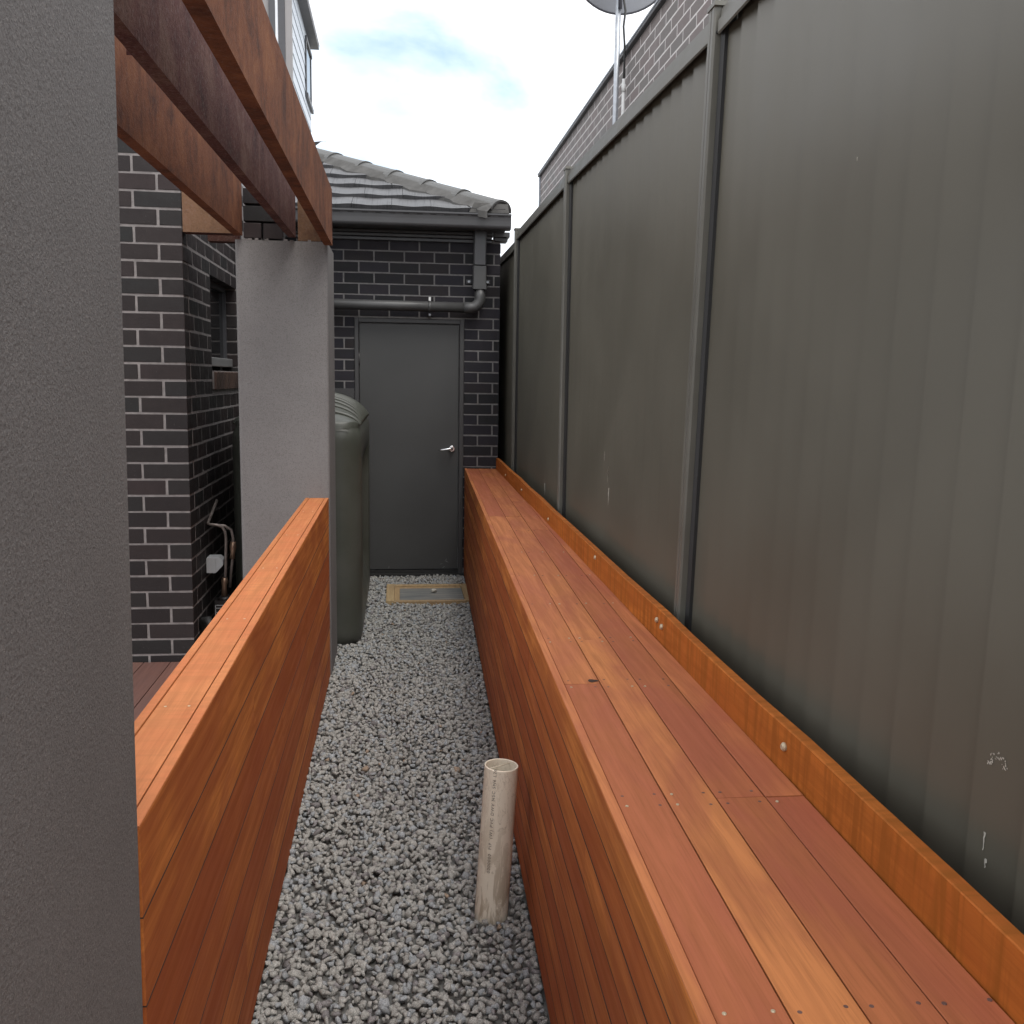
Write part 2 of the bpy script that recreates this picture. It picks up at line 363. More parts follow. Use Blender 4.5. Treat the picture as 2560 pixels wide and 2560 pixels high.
def gravel():
    lib = rocks(); VV = []; FF = []; CC = []; base = 0
    ys = np.arange(.7, 7.98, .0178)
    for y in ys:
        xl = -.372 if y < 5.72 else (-.25 if 5.87 < y < 7.7 else -.5); xr = FX(y) - .004
        for x in np.arange(xl, xr + .01, .0178):
            px, py = x + RNG.uniform(-.011, .011), y + RNG.uniform(-.011, .011)
            r = RNG.uniform(.0095, .0180) * (1.35 if RNG.random() < .08 else 1)
            if px < xl + r * .35: px = xl + r * .35
            if px > xr - r * .35: px = xr - r * .35
            if (px - PIPE[0]) ** 2 + (py - PIPE[1]) ** 2 < (.0525 + r * .75) ** 2: continue
            if PIT[0] - r * .4 < px < PIT[1] + r and PIT[2] - r * .4 < py < PIT[3] + r * .4: continue
            if py > 7.93: continue
            v, f = lib[RNG.integers(len(lib))]
            q = RNG.normal(size=4) * np.array([1, .35, .35, 1]); q /= np.linalg.norm(q); w, a, b, c = q
            Rm = np.array([[1 - 2 * (b * b + c * c), 2 * (a * b - c * w), 2 * (a * c + b * w)], [2 * (a * b + c * w), 1 - 2 * (a * a + c * c), 2 * (b * c - a * w)], [2 * (a * c - b * w), 2 * (b * c + a * w), 1 - 2 * (a * a + b * b)]])
            z = -.004 + RNG.uniform(-.010, .009) + .004 * math.sin(px * 9 + py * 3)
            VV.append((v * r) @ Rm.T + np.array([px, py, z])); FF.append(f + base); base += len(v)
            k = RNG.random(); l = RNG.uniform(.70, .92)
            tint = np.array([1, .985, .95]) * l if k < .72 else np.array([.92, .97, 1.03]) * l if k < .93 else np.array([.95, .9, .93]) * l * .7 if k < .996 else np.array([1.05, .8, .62]) * .75
            CC.append(np.repeat(np.append(tint, 1)[None], len(v), 0))
    V = np.concatenate(VV); F = np.concatenate(FF); C = np.concatenate(CC)
    me = bpy.data.meshes.new('gravel'); me.vertices.add(len(V)); me.vertices.foreach_set('co', V.ravel()); me.loops.add(F.size); me.loops.foreach_set('vertex_index', F.ravel().astype(np.int32))
    me.polygons.add(len(F)); me.polygons.foreach_set('loop_start', np.arange(0, F.size, 3, dtype=np.int32)); me.update(calc_edges=True)
    at = me.color_attributes.new('tint', 'FLOAT_COLOR', 'POINT'); at.data.foreach_set('color', C.ravel().astype(np.float32))
    me.materials.append(M['gravel'])
    tag(link('gravel', me), 'grey crushed stone gravel covering the narrow path', 'gravel', kind='stuff')
gravel()

# ------------------------------------------------------------------ garage at the end of the path
D = 8.0
gar = thing('garage', 'dark brick garage with grey door and tiled hip roof closing the path', 'building', (0, D, 0))
DL, DR, DT = -.352, .532, 2.10
def core(m):
    m.box(-4.0, DL, D + .003, D + .24, -.05, 2.74); m.box(DR, .816, D + .003, D + .24, -.05, 2.74); m.box(DL, DR, D + .003, D + .24, DT, 2.74)
gwall = W(gar, 'wall', M['mortar_far'], core)
W(gar, 'side_wall', M['mortar_far'], lambda m: (m.box(.70, .816, D + .24, 13, -.05, 2.74), m.box(-4, .70, 12.8, 13, -.05, 2.74)))
def run(lo, hi, joints):
    """brick spans between lo and hi, cut at joints (list of joint centres)"""
    js = sorted(j for j in joints if lo - .2 < j < hi + .2); e = []
    for a, b in zip(js[:-1], js[1:]):
        x0, x1 = max(a + .006, lo), min(b - .006, hi)
        if x1 - x0 > .02: e.append((round(x0, 4), round(x1, 4)))
    return e
for r in range(-29, 2):
    zc = 2.583 + .086 * r; off = 0 if r % 2 == 0 else .12
    js = [-.4326 + off + .24 * k for k in range(-6, 9)]
    z0, z1 = zc - .0372, zc + .0372
    if z1 > 2.735: continue
    spans = run(-1.06, .82, js) if z0 > DT - .01 else run(-1.06, DL, js) + run(DR, .82, js)
    for x0, x1 in spans: brick(gwall, x0, x1, D, D + .06, z0, z1, M['brick_far'])
# door
W(gar, 'door_frame', M['door_frame'], lambda m: (m.cbox(DL + .001, -.317, D - .012, D + .12, .0, DT - .002, .004, 'z'), m.cbox(.494, DR - .001, D - .012, D + .12, .0, DT - .002, .004, 'z'), m.cbox(-.317, .494, D - .0118, D + .12, 2.063, DT - .002, .004, 'x')))
door = W(gar, 'door', M['door'], lambda m: m.cbox(-.312, .489, D + .012, D + .05, .045, 2.058, .002, 'z'))
W(gar, 'threshold', M['black_rubber'], lambda m: (m.box(-.317, .494, D - .01, D + .1, .008, .036), m.box(-.6, .56, D - .05, D + .004, -.05, .012)))
def lever(m):
    m.tube([(.437, D + .013, 1.052), (.437, D - .002, 1.052), (.437, D - .004, 1.052)], [.026, .026, .021], 20)
    m.tube([(.437, D, 1.052), (.437, D - .045, 1.052)], .010, 12)
    m.tube([(.44, D - .045, 1.052), (.42, D - .05, 1.055), (.385, D - .05, 1.050), (.35, D - .048, 1.044), (.325, D - .044, 1.043)], [.011, .0115, .009, .007, .004], 12)
W(door, 'handle', M['chrome'], lever)
for z in (1.72, .3): W(door, 'hinge', M['door_frame'], lambda m: m.tube([(-.315, D + .004, z), (-.315, D + .004, z + .1)], .006, 8))
def scuff(m):
    for x, z, a, l in [(.40, .105, -.4, .045), (.395, .12, 1.4, .03), (.355, .085, .3, .03), (.375, .058, .6, .035), (-.08, .06, 1.4, .03)]:
        c, s = math.cos(a), math.sin(a); w = .0035
        m.add([(x - c * l / 2, D + .0112, z - s * l / 2), (x + s * w, D + .0112, z - c * w), (x + c * l / 2, D + .0112, z + s * l / 2), (x - s * w, D + .0112, z + c * w)], [(0, 1, 2, 3)])
W(door, 'scuff_mark', M['conc'], scuff)
W(gar, 'service_panel', M['door_frame'], lambda m: m.cbox(-.75, DL - .003, D - .012, D + .004, .0, 1.535, .003, 'z'))
# eave: soffit, frieze trims, gutter
W(gar, 'soffit', M['gutter'], lambda m: m.box(-1.6, .84, 7.75, D + .002, 2.786, 2.80))
W(gar, 'frieze', M['gutter'], lambda m: (m.cbox(-1.6, .745, 7.972, D + .004, 2.704, 2.730, .004, 'x'), m.cbox(-1.6, .7448, 7.958, D + .004, 2.733, 2.758, .004, 'x'), m.cbox(-1.6, .7452, 7.945, D + .004, 2.761, 2.784, .004, 'x')))
W(gar, 'eave_block', M['gutter'], lambda m: (m.cbox(.765, .885, 7.93, D + .1, 2.752, 2.79, .003, 'x'), m.cbox(.768, .87, 7.95, D + .1, 2.722, 2.748, .003, 'x')))
gp = [(7.775, 2.885), (7.775, 2.775)] + arc((7.705, 2.805), .030, -90, -170, 6) + [(7.672, 2.835), (7.668, 2.860), (7.664, 2.874), (7.655, 2.876), (7.655, 2.888), (7.668, 2.889)]
gp2 = gp + [(7.672, 2.884), (7.678, 2.86), (7.684, 2.83), (7.70, 2.79), (7.768, 2.782), (7.769, 2.885)]
gut = W(gar, 'gutter', M['gutter'], lambda m: (m.prism(gp2, 'x', -1.6, .862), m.prism(gp, 'x', .862, .866)))
W(gut, 'overflow_slots', M['slot'], lambda m: [m.box(x, x + .045, 7.6655, 7.674, 2.864, 2.869) for x in np.arange(-.9, .78, .104)])
# downpipe and its elbow
W(gar, 'downpipe', M['gutter'], lambda m: m.cbox(.594, .692, 7.862, 7.932, 2.525, 2.786, .008, 'z'))
W(gar, 'downpipe_adaptor', M['pipe_paint'], lambda m: (m.cbox(.590, .696, 7.857, 7.937, 2.37, 2.515, .008, 'z'), m.cbox(.587, .699, 7.854, 7.94, 2.335, 2.3698, .008, 'z')))
el = [(.648, 7.90, 2.34), (.648, 7.90, 2.27)] + [(.648 - .075 * (1 - math.cos(t)), 7.90, 2.265 - .075 * math.sin(t)) for t in np.linspace(.15, 1.57, 9)] + [(.52, 7.90, 2.19)]
W(gar, 'pipe_elbow', M['pipe_paint'], lambda m: m.tube(el, [.042, .044] + [.044] * 9 + [.044], 24))
W(gar, 'drain_pipe', M['pipe_paint'], lambda m: m.tube([(.525, 7.90, 2.19), (-.1, 7.90, 2.193), (-1.0, 7.90, 2.199)], .0405, 24))
cl = W(gar, 'pipe_clip', M['pipe_paint'], lambda m: (m.tube([(.236, 7.90, 2.19), (.262, 7.90, 2.19)], .0428, 24), m.box(.238, .260, 7.92, D + .0, 2.236, 2.262), m.box(.238, .260, 7.92, D, 2.118, 2.144)))
W(cl, 'clip_screw', M['white_pl'], lambda m: m.box(.240, .257, 7.912, 7.919, 2.238, 2.268))
W(cl, 'clip_screw', M['galv'], lambda m: m.tube([(.249, 7.912, 2.13), (.249, 7.92, 2.13)], .008, 10))
for x in (.565, .715):
    b = W(gar, 'wall_bracket', M['gutter'], lambda m: m.cbox(x - .02, x + .02, D - .012, D - .001, 2.385, 2.42, .004, 'x'))
    W(b, 'bracket_bolt', M['galv'], lambda m: m.tube([(x, D - .024, 2.402), (x, D - .012, 2.402)], .010, 10))
# roof
RP = .44; EY, EZ, EX = 7.70, 2.895, .84
roof_z = lambda y: EZ + RP * (y - EY)
roof = W(gar, 'roof', M['tile'], lambda m: m.add([(-4, EY, EZ - .012), (EX, EY, EZ - .012), (-1.66, 10.2, roof_z(10.2) - .012), (-4, 10.2, roof_z(10.2) - .012), (EX, 12.7, EZ - .012), (-4, 12.7, EZ - .012)], [(0, 1, 2, 3), (1, 4, 2), (4, 5, 3, 2)]))
EXP = .292
def tile_mesh(xl, wf, wb, y0, jx):
    """front slope tile: xl left edge, wf width at the front, wb at the back (cut by the hip)"""
    m = MB(); n = 9; vs = []; T = .034
    for (yy, w, lift) in ((y0 - .02, wf, .038), (y0 + EXP + .03, wb, .004)):
        for i in range(n):
            x = xl + w * i / (n - 1); vs.append((x, yy, roof_z(yy) + lift +   .004 * math.cos(2 * math.pi * (x - jx) / .3)))
    b = [(x, y + .024, z - T) for x, y, z in vs[:n]]
    vs += b
    fs = [(i, i + 1, n + i + 1, n + i) for i in range(n - 1)] + [(2 * n + i, 2 * n + i + 1, i + 1, i) for i in range(n - 1)]
    # right side edge and a raised interlock at the left joint
    fs += [(n - 1, 3 * n - 1, 2 * n - 1)]
    m.add(vs, fs)
    return m
for i in range(9):
    y0 = EY + EXP * i; lim_f = EX - .02 - (y0 - EY); lim_b = lim_f - EXP - .05
    k = 0; x = -1.55 + (0 if i % 2 == 0 else .085)
    jx0 = x
    while x < lim_f - .03:
        w = min(.297, lim_f - x); wb = max(.004, min(.297, lim_b - x))
        mm = tile_mesh(x, w, wb, y0 + random.uniform(-.004, .004), x)
        a = np.array(mm.v); c = a.mean(0); mm.v = [tuple(p) for p in a - c]; mm.build('roof_tile', M['tile'], roof, tuple(c)); x += .3
# hip caps along the hip
hd = Vector((-1, 1, RP)).normalized(); hs = Vector((1, 1, 0)).normalized(); hn = hs.cross(hd).normalized()
if hn.z < 0: hn = -hn
def hip_cap_mesh():
    m = MB(); n = 10; vs = []
    for t, rr in ((0, .123), (.03, .123), (.035, .117), (.43, .108)):
        for i in range(n + 1):
            a = math.radians(8 + 164 * i / n); vs.append((math.cos(a) * rr * 1.05, t, math.sin(a) * rr * .80 - .02))
    k = n + 1; fs = []
    for r in range(3): fs += [(r * k + i, r * k + i + 1, (r + 1) * k + i + 1, (r + 1) * k + i) for i in range(n)]
    inner = [(x * .86, 0, z * .86 - .004) for x, y, z in vs[:k]]; b = len(vs); vs += inner + [(x, .1, z) for x, y, z in inner]
    fs += [(b + i, b + i + 1, i + 1, i) for i in range(n)] + [(b + i, b + i + 1, b + k + i + 1, b + k + i) for i in range(n)]
    m.add(vs, fs, False); return m.mesh('hip_cap', M['hipcap'])
hm = hip_cap_mesh(); h0 = Vector((EX - .045, EY + .045, roof_z(EY + .045) + .012)); PL = .395
for i in range(8):
    p = h0 + hd * PL * i; o = link('hip_cap', hm, roof, p); o.matrix_local = Matrix.Translation(Vector(p) - wloc(roof)) @ Matrix((( hs.x, hd.x, hn.x, 0), (hs.y, hd.y, hn.y, 0), (hs.z, hd.z, hn.z, 0), (0, 0, 0, 1)))
def bedding(m):
    N = 46
    for side in (-1,):
        vs = []
        for i in range(N):
            t = i / (N - 1) * 3.15; p = h0 + hd * t
            wob = .02 * math.sin(i * 1.7) + .012 * math.sin(i * .6)
            a = p + hs * side * .10 + hn * .022; q = p + hs * side * (.17 + wob) - hn * .0
            q.z = roof_z(q.y) + .034; a.z += .01
            vs += [tuple(a), tuple(q), tuple(q - Vector((0, 0, .05)))]
        fs = []
        for i in range(N - 1): fs += [(3 * i, 3 * i + 1, 3 * i + 4, 3 * i + 3), (3 * i + 1, 3 * i + 2, 3 * i + 5, 3 * i + 4)]
        m.add(vs, fs)
    # end plug under the first cap
    e = h0 + hd * .01
    ring = [e + hs * math.cos(math.radians(a)) * .115 + hn * (math.sin(math.radians(a)) * .088 - .02) for a in range(5, 176, 17)]
    m.add([tuple(e - hn * .09)] + [tuple(p) for p in ring], [(0, i + 1, i + 2) for i in range(len(ring) - 1)])
    m.add([(EX - .26, EY - .005, EZ + .075), (EX - .0, EY - .005, EZ + .07), (EX + .01, EY - .02, EZ - .0), (EX - .30, EY - .02, EZ + .0), (EX - .0, EY + .2, EZ + .09), (EX + .01, EY + .2, EZ)], [(0, 3, 2, 1), (1, 2, 5, 4)])
W(roof, 'mortar_bedding', M['bed'], bedding)

# ------------------------------------------------------------------ brick house on the left
hx, hy = -1.092, 5.238
house = thing('brick_house', 'dark charcoal brick house wall with pale mortar left of the far pillar', 'building', (-2.2, hy, 0))
WY0, WY1, WZ0, WZ1 = 5.955, 6.86, 1.545, 2.205
TOPZ = 2.95
def hcore(m):
    m.box(-3.4, hx - .003, hy + .003, hy + .12, -.05, TOPZ)
hwall = W(house, 'wall', M['mortar'], hcore)
def rcore(m):
    x0, x1 = hx - .115, hx - .001
    m.box(x0, x1, hy + .12, WY0 - .006, -.05, TOPZ); m.box(x0, x1, WY1 + .006, 8.0, -.05, TOPZ); m.box(x0, x1, WY0 - .006, WY1 + .006, -.05, WZ0); m.box(x0, x1, WY0 - .006, WY1 + .006, WZ1 + .006, TOPZ)
rwall = W(house, 'side_wall', M['mortar'], rcore)
for k in range(-7, 27):
    zt = 2.286 - .086 * k; z0, z1 = zt - .0802, zt - .0058
    if z0 < .0 or z1 > TOPZ: continue
    header = (k % 2 == 0)
    cx, cy = (.110, .230) if header else (.230, .110)
    brick(hwall, hx - cx, hx, hy, hy + cy, z0, z1, M['brick'])
    x = hx - cx - .013
    while x > -2.05:
        brick(hwall, x - .227, x, hy, hy + .09, z0, z1, M['brick']); x -= .24
    y = hy + cy + .012
    while y < 7.1:
        a, b = y, y + .228
        inside = z1 > WZ0 + .01 and z0 < WZ1 - .01
        segs = [(a, b)]
        if inside:
            segs = []
            if a < WY0: segs.append((a, min(b, WY0)))
            if b > WY1: segs.append((max(a, WY1), b))
        for a, b in segs:
            if b - a > .03: brick(rwall, hx - .10, hx, round(a, 4), round(b, 4), z0, z1, M['brick'])
        y += .24
# window in the side wall
win = W(house, 'window', M['trim_dk'], lambda m: (m.box(hx - .10, hx - .065, WY0, WY0 + .035, 1.70, WZ1), m.box(hx - .10, hx - .065, WY1 - .02, WY1, 1.70, WZ1), m.box(hx - .10, hx - .065, WY0 + .035, WY1 - .02, WZ1 - .03, WZ1)))
W(win, 'window_pane', M['glass'], lambda m: m.box(hx - .092, hx - .086, WY0 + .03, WY1 - .018, 1.71, WZ1 - .025))
W(win, 'window_sill_rail', M['alu'], lambda m: m.cbox(hx - .10, hx - .03, WY0 + .004, WY1 - .004, 1.682, 1.735, .004))
for i in range(11):
    y = WY0 + .012 + i * .0805
    o = W(house, 'sill_brick', M['brick_sill'], lambda m: m.cbox(hx - .10, hx + .022, y, y + .070, WZ0 + .004, WZ0 + .108, .003, 'x')); o.rotation_euler = (0, .12, 0)
W(house, 'sill_mortar', M['mortar'], lambda m: m.box(hx - .10, hx + .008, WY0, WY1, WZ0, WZ0 + .108))
W(house, 'inner_wall', M['slot'], lambda m: m.box(hx - .30, hx - .26, hy + .14, 8.0, 0, TOPZ))

# ------------------------------------------------------------------ rendered pillars
def pillar(x0, x1, y0, y1, z1, label):
    t = thing('rendered_pillar', label, 'pillar', ((x0 + x1) / 2, (y0 + y1) / 2, 0), 'rendered pergola pillars')
    def f(m):
        c = .014; p = arc((x1 - c, y0 + c), c, -90, 0, 3) + arc((x1 - c, y1 - c), c, 0, 90, 3) + arc((x0 + c, y1 - c), c, 90, 180, 3) + arc((x0 + c, y0 + c), c, 180, 270, 3)
        m.prism(p, 'z', -.05, z1)
    W(t, 'shaft', M['render'], f); return t
p1 = pillar(-.83, -.372, .80, 1.372, 2.31, 'grey rendered pillar close to the camera at the left edge')
p2 = pillar(-.832, -.364, 5.235, 5.72, 2.318, 'grey rendered pillar at the far end of the low timber wall')
def splat(m):
    r = random.Random(3)
    for i in range(9):
        x = r.uniform(-.79, -.40); w = r.uniform(.008, .022); z = 2.318
        m.box(x, x + w, 5.234, 5.25, z, z + r.uniform(.003, .010))
p1.rotation_euler = (0, .0095, 0); p1.location.x -= .007
W(p2, 'mortar_dabs', M['mortar'], splat)
for i, z in enumerate((2.328, 2.414, 2.50)):
    for x0, x1 in (((-.788, -.59),) if i % 2 else ((-.788, -.70), (-.69, -.59))): brick(p2, x0, x1, 5.25, 5.36, z, z + .076, M['brick'])

# ------------------------------------------------------------------ rusted steel beams
def beam(xa0, xb0, xa1, xb1, z0, z1, mat, label, y0=-.2, y1=5.22):
    t = thing('steel_beam', label, 'beam', ((xa0 + xb0) / 2, y0, z0), 'rusted pergola beams')
    m = MB(); m.add([(xa0, y0, z0), (xb0, y0, z0), (xb1, y1, z0), (xa1, y1, z0), (xa0, y0, z1), (xb0, y0, z1), (xb1, y1, z1), (xa1, y1, z1)], [(0, 3, 2, 1), (4, 5, 6, 7), (0, 1, 5, 4), (1, 2, 6, 5), (2, 3, 7, 6), (3, 0, 4, 7)])
    a = np.array(m.v); c = (a.min(0) + a.max(0)) / 2; m.v = [tuple(p) for p in a - c]; m.build('plate', mat, t, tuple(c)); return t
b3 = beam(-.392, -.350, -.380, -.338, 2.300, 2.578, M['rust'], 'orange rusty steel beam, outermost of three, level with pillar edge over the path')
b2 = beam(-.615, -.575, -.562, -.523, 2.335, 2.62, M['rust_dark'], 'dark purple-brown pitted steel beam, the middle one of three')
b1 = beam(-.845, -.803, -.832, -.790, 2.335, 2.60, M['rust'], 'orange rusty steel beam nearest the brick house, innermost of three')
W(b2, 'weld_seam', M['rust_dark'], lambda m: m.box(-.6005, -.5655, 2.36, 2.363, 2.3345, 2.6205))
W(b3, 'metal_tab', M['slot'], lambda m: m.add([(-.36, 4.28, 2.577), (-.35, 4.28, 2.577), (-.315, 4.27, 2.60), (-.30, 4.27, 2.598), (-.30, 4.285, 2.603), (-.36, 4.295, 2.60)], [(0, 1, 2, 5), (2, 3, 4, 5)]))
lt = thing('steel_lintel', 'brown rusty steel channel between brick corner and far pillar', 'beam', (-.96, 5.24, 2.345))
W(lt, 'web', M['rust_mid'], lambda m: m.box(-1.089, -.834, 5.241, 5.249, 2.348, 2.60))
W(lt, 'lower_flange', M['rust_dark'], lambda m: m.box(-1.089, -.834, 5.249, 5.33, 2.348, 2.356))
W(lt, 'rear_channel', M['rust_dark'], lambda m: (m.box(-1.0, -.834, 5.42, 5.428, 2.33, 2.50), m.box(-1.0, -.834, 5.428, 5.5, 2.33, 2.338)))
W(p2, 'steel_plate', M['rust_mid'], lambda m: m.box(-.515, -.40, 5.25, 5.258, 2.322, 2.585))

# ------------------------------------------------------------------ low timber wall between the pillars
lw = thing('low_timber_wall', 'low orange timber-clad wall with flat cap between the two pillars', 'wall', (-.43, 3.3, 0))
LY0, LY1 = 1.376, 5.231
def board(parent, name, x0, x1, y0, y1, z0, z1, mat, c=.0005, flip=False):
    o = W(parent, name, mat, lambda m: m.cbox(x0, x1, y0, y1, z0, z1, c))
    if flip: o.rotation_euler = (0, 0, math.pi)
    return o
zt = .983
for i in range(7):
    z1 = zt - .1405 * i; z0 = z1 - .1375
    if i == 0: cuts = [LY0, LY1]
    else: cuts = [LY0, LY0 + (1.1, 2.5, 1.7, 2.9, .9, 2.1)[i - 1], LY1]
    for a, b in zip(cuts[:-1], cuts[1:]):
        d = random.uniform(-.0004, .0004)
        tone(board(lw, 'cladding_board', -.391 + d, -.372 + d, a + .0006, b - .0006, max(z0, .004), z1, M['wood_clad']), (.75, .9, .2, .55, .1, .7, .3)[i] + random.uniform(-.12, .12))
        board(lw, 'inner_board', -.493, -.474 + d, a + .0006, b - .0006, max(z0, .004), z1, M['wood_clad'])
for i in range(1, 7): W(lw, 'joint', M['joint'], lambda m: m.box(-.39, -.3713, LY0 + .001, LY1 - .001, zt - .1405 * i, zt - .1405 * i + .003))  # dark strips paint in the shadow lines between cladding boards
W(lw, 'frame', M['slot'], lambda m: m.box(-.4735, -.3925, LY0 + .01, LY1 - .01, 0, .955))  # near-black core paints shade behind the board gaps
board(lw, 'cap_board', -.4712, -.3938, LY0, LY1, .957, .9858, M['wood_cap'])
W(lw, 'cap_edge', M['wood_cap'], lambda m: (m.cbox(-.391, -.3718, LY0 + .0006, LY1 - .0006, zt + .0005, zt + .0035, .001), m.cbox(-.493, -.4742, LY0 + .0006, LY1 - .0006, zt + .0005, zt + .0035, .001)))
for y in (1.9, 2.6, 3.3, 4.0, 4.7):
    for x in (-.455, -.41): W(lw, 'screw', M['screw'], lambda m: m.tube([(x, y, .984), (x, y, .9864)], .0028, 8))

# ------------------------------------------------------------------ deck on the left
dk = thing('timber_deck', 'weathered brown timber deck boards behind the low timber wall', 'deck', (-1.4, 3.2, 0))
x = -.515
while x > -3.0:
    board(dk, 'deck_board', x - .136, x, .3, 5.225, .072, .0985 + random.uniform(-.001, .001), M['wood_old']); x -= .1405
W(dk, 'joists', M['wood_old'], lambda m: [m.box(-3.0, -.52, y, y + .045, -.05, .0715) for y in np.arange(.5, 5.2, .45)])

# ------------------------------------------------------------------ timber bench along the fence
bn = thing('timber_bench', 'long orange oiled timber bench running along the fence', 'bench', (.6, 3.5, 0))
BY0, BY1 = .15, 7.985; BZ = .89; FS = .0278
def skew_board(parent, name, off0, off1, y0, y1, z0, z1, mat, clip=False, c=.0009):
    """board following the bench front line: x = FX(y)+off"""
    m = MB(); vs = []
    ys = [y0, y1]
    prof = lambda a, b: [(a + c, z0), (b - c, z0), (b, z0 + c), (b, z1 - c), (b - c, z1), (a + c, z1), (a, z1 - c), (a, z0 + c)]
    xm, ym = FX((y0 + y1) / 2) + (off0 + off1) / 2, (y0 + y1) / 2
    for y in ys:
        o1 = off1
        if clip: o1 = min(off1, UX(y) - .0015 - FX(y))
        if o1 - off0 < .006: o1 = off0 + .006
        vs += [(px, y, pz) for px, pz in prof(FX(y) + off0, FX(y) + o1)]
    fs = [(i, (i + 1) % 8, 8 + (i + 1) % 8, 8 + i) for i in range(8)] + [tuple(reversed(range(8))), tuple(range(8, 16))]
    zc = (z0 + z1) / 2
    m.add([(px - xm, py - ym, pz - zc) for px, py, pz in vs], fs); return m.build(name, mat, parent, (xm, ym, zc))
# deck boards: four runs, cut where the butt joints are
runs = [[BY0, 2.276, 5.205, BY1], [BY0, 2.679, 5.20, BY1], [BY0, 1.608, 4.723, 5.848, BY1], [BY0, 1.606, 3.617, 6.25]]
dtone = [[.38, .6, .4], [.78, .68, .62], [.12, .2, .5, .6], [.35, .55, .55]]
for i, cuts in enumerate(runs):
    o0 = .0212 + i * .0915; o1 = o0 + .0892
    for k, (a, b) in enumerate(zip(cuts[:-1], cuts[1:])):
        dz = random.uniform(-.0008, .0008)
        tone(skew_board(bn, 'deck_board', o0, o1, a + .0012, b - .0012, BZ - .021, BZ + dz, M['wood_deck'], clip=(i >= 2)), dtone[i][k])
# front cladding boards
fcuts = [[3.6], [2.9, 5.9], [1.8, 4.6], [3.4, 6.6], [2.3, 5.2], [4.2], [2.8, 6.1], [1.9, 4.9], [3.7], [2.5, 5.6]]
for i in range(10):
    z1 = BZ + .001 - .0885 * i; z0 = z1 - .0861
    cuts = [BY0] + fcuts[i] + [BY1]
    for a, b in zip(cuts[:-1], cuts[1:]):
        d = random.uniform(-.0004, .0004)
        tone(skew_board(bn, 'front_board', d, .0202, a + .0008, b - .0008, max(z0, .003), z1, M['wood_clad']), (.85, .25, .6, .1, .45, .9, .15, .5, .3, .1)[i] + random.uniform(-.2, .2))
for i in range(1, 10): skew_board(bn, 'joint', -.0007, .018, BY0 + .001, BY1 - .001, BZ + .001 - .0885 * i, BZ + .001 - .0885 * i + .0024, M['joint'], c=.0002)  # thin dark strips painted as shadow lines between the front boards
cuts = [BY0, 3.6, BY1]
for a, b in zip(cuts[:-1], cuts[1:]): skew_board(bn, 'front_top_edge', .0002, .019, a + .0008, b - .0008, BZ + .0014, BZ + .004, M['wood_deck'], c=.0008)
W(bn, 'frame', M['slot'], lambda m: m.add([(FX(y) + .021, y, z) for y in (BY0, BY1) for z in (0, BZ - .03)] + [(UX(y) - .004, y, z) for y in (BY0, BY1) for z in (0, BZ - .03)], [(0, 1, 3, 2), (4, 5, 7, 6), (1, 3, 7, 5), (0, 2, 6, 4), (0, 1, 5, 4), (2, 3, 7, 6)]))
W(bn, 'knot_hole', M['joint'], lambda m: m.add([(FX(2.3) + .096 + .013 * math.cos(a), 2.297 + .011 * math.sin(a) * (1 + .3 * math.cos(3 * a)), BZ + .0018) for a in np.linspace(0, 6.0, 12)], [tuple(range(12))]))
# upstand board against the fence
def up_board(y0, y1):
    m = MB(); xm, ym, zc = UX((y0 + y1) / 2) + .012, (y0 + y1) / 2, .93; vs = []
    N = 10
    for i in range(N + 1):
        y = y0 + (y1 - y0) * i / N; w = .0018 * math.sin(y * 5.1) + .001 * math.sin(y * 13)
        for px, pz in [(0, .868), (.0, .9775), (.002, .9795), (.0225, .9795), (.0245, .9775), (.0245, .868)]: vs.append((UX(y) + px + w - xm, y - ym, pz + (w * .6 if pz > .95 else 0) - zc))
    fs = [(6 * r + i, 6 * r + (i + 1) % 6, 6 * r + 6 + (i + 1) % 6, 6 * r + 6 + i) for r in range(N) for i in range(6)] + [tuple(range(6)), tuple(reversed(range(6 * N, 6 * N + 6)))]
    m.add(vs, fs); m.build('upstand_board', M['wood_up'], bn, (xm, ym, zc))
up_board(BY0, 2.647); up_board(2.649, BY1)
_sm = MB().tube([(0, 0, -.003), (0, 0, .0012), (0, 0, .0018)], [.003, .003, .002], 8).mesh('screw', M['screw'])
_hole = MB().tube([(0, 0, -.003), (0, 0, .0004)], .0032, 8).mesh('screw', M['wood_old'])
for y in (1.02, 1.586, 1.632, 2.25, 2.305, 2.66, 2.70, 3.13, 3.6, 4.1, 4.70, 5.19, 5.85):
    for i in range(4):
        for fr in (.014, .074):
            o = .0205 + i * .0915 + fr; xx = FX(y) + o
            if xx > UX(y) - .008: continue
            link('screw', _sm if random.random() < .35 else _hole, bn, (xx, y + random.uniform(-.003, .003), BZ + .0002))
for y, z in [(7.153, .92), (6.115, .929), (4.902, .917), (3.626, .954), (2.68, .946), (2.625, .94), (1.71, .942), (.75, .94)]:
    W(bn, 'bolt_head', M['screw'], lambda m: (m.tube([(UX(y) + .002, y, z), (UX(y) - .003, y, z), (UX(y) - .0065, y, z)], [.0085, .0085, .005], 12)))

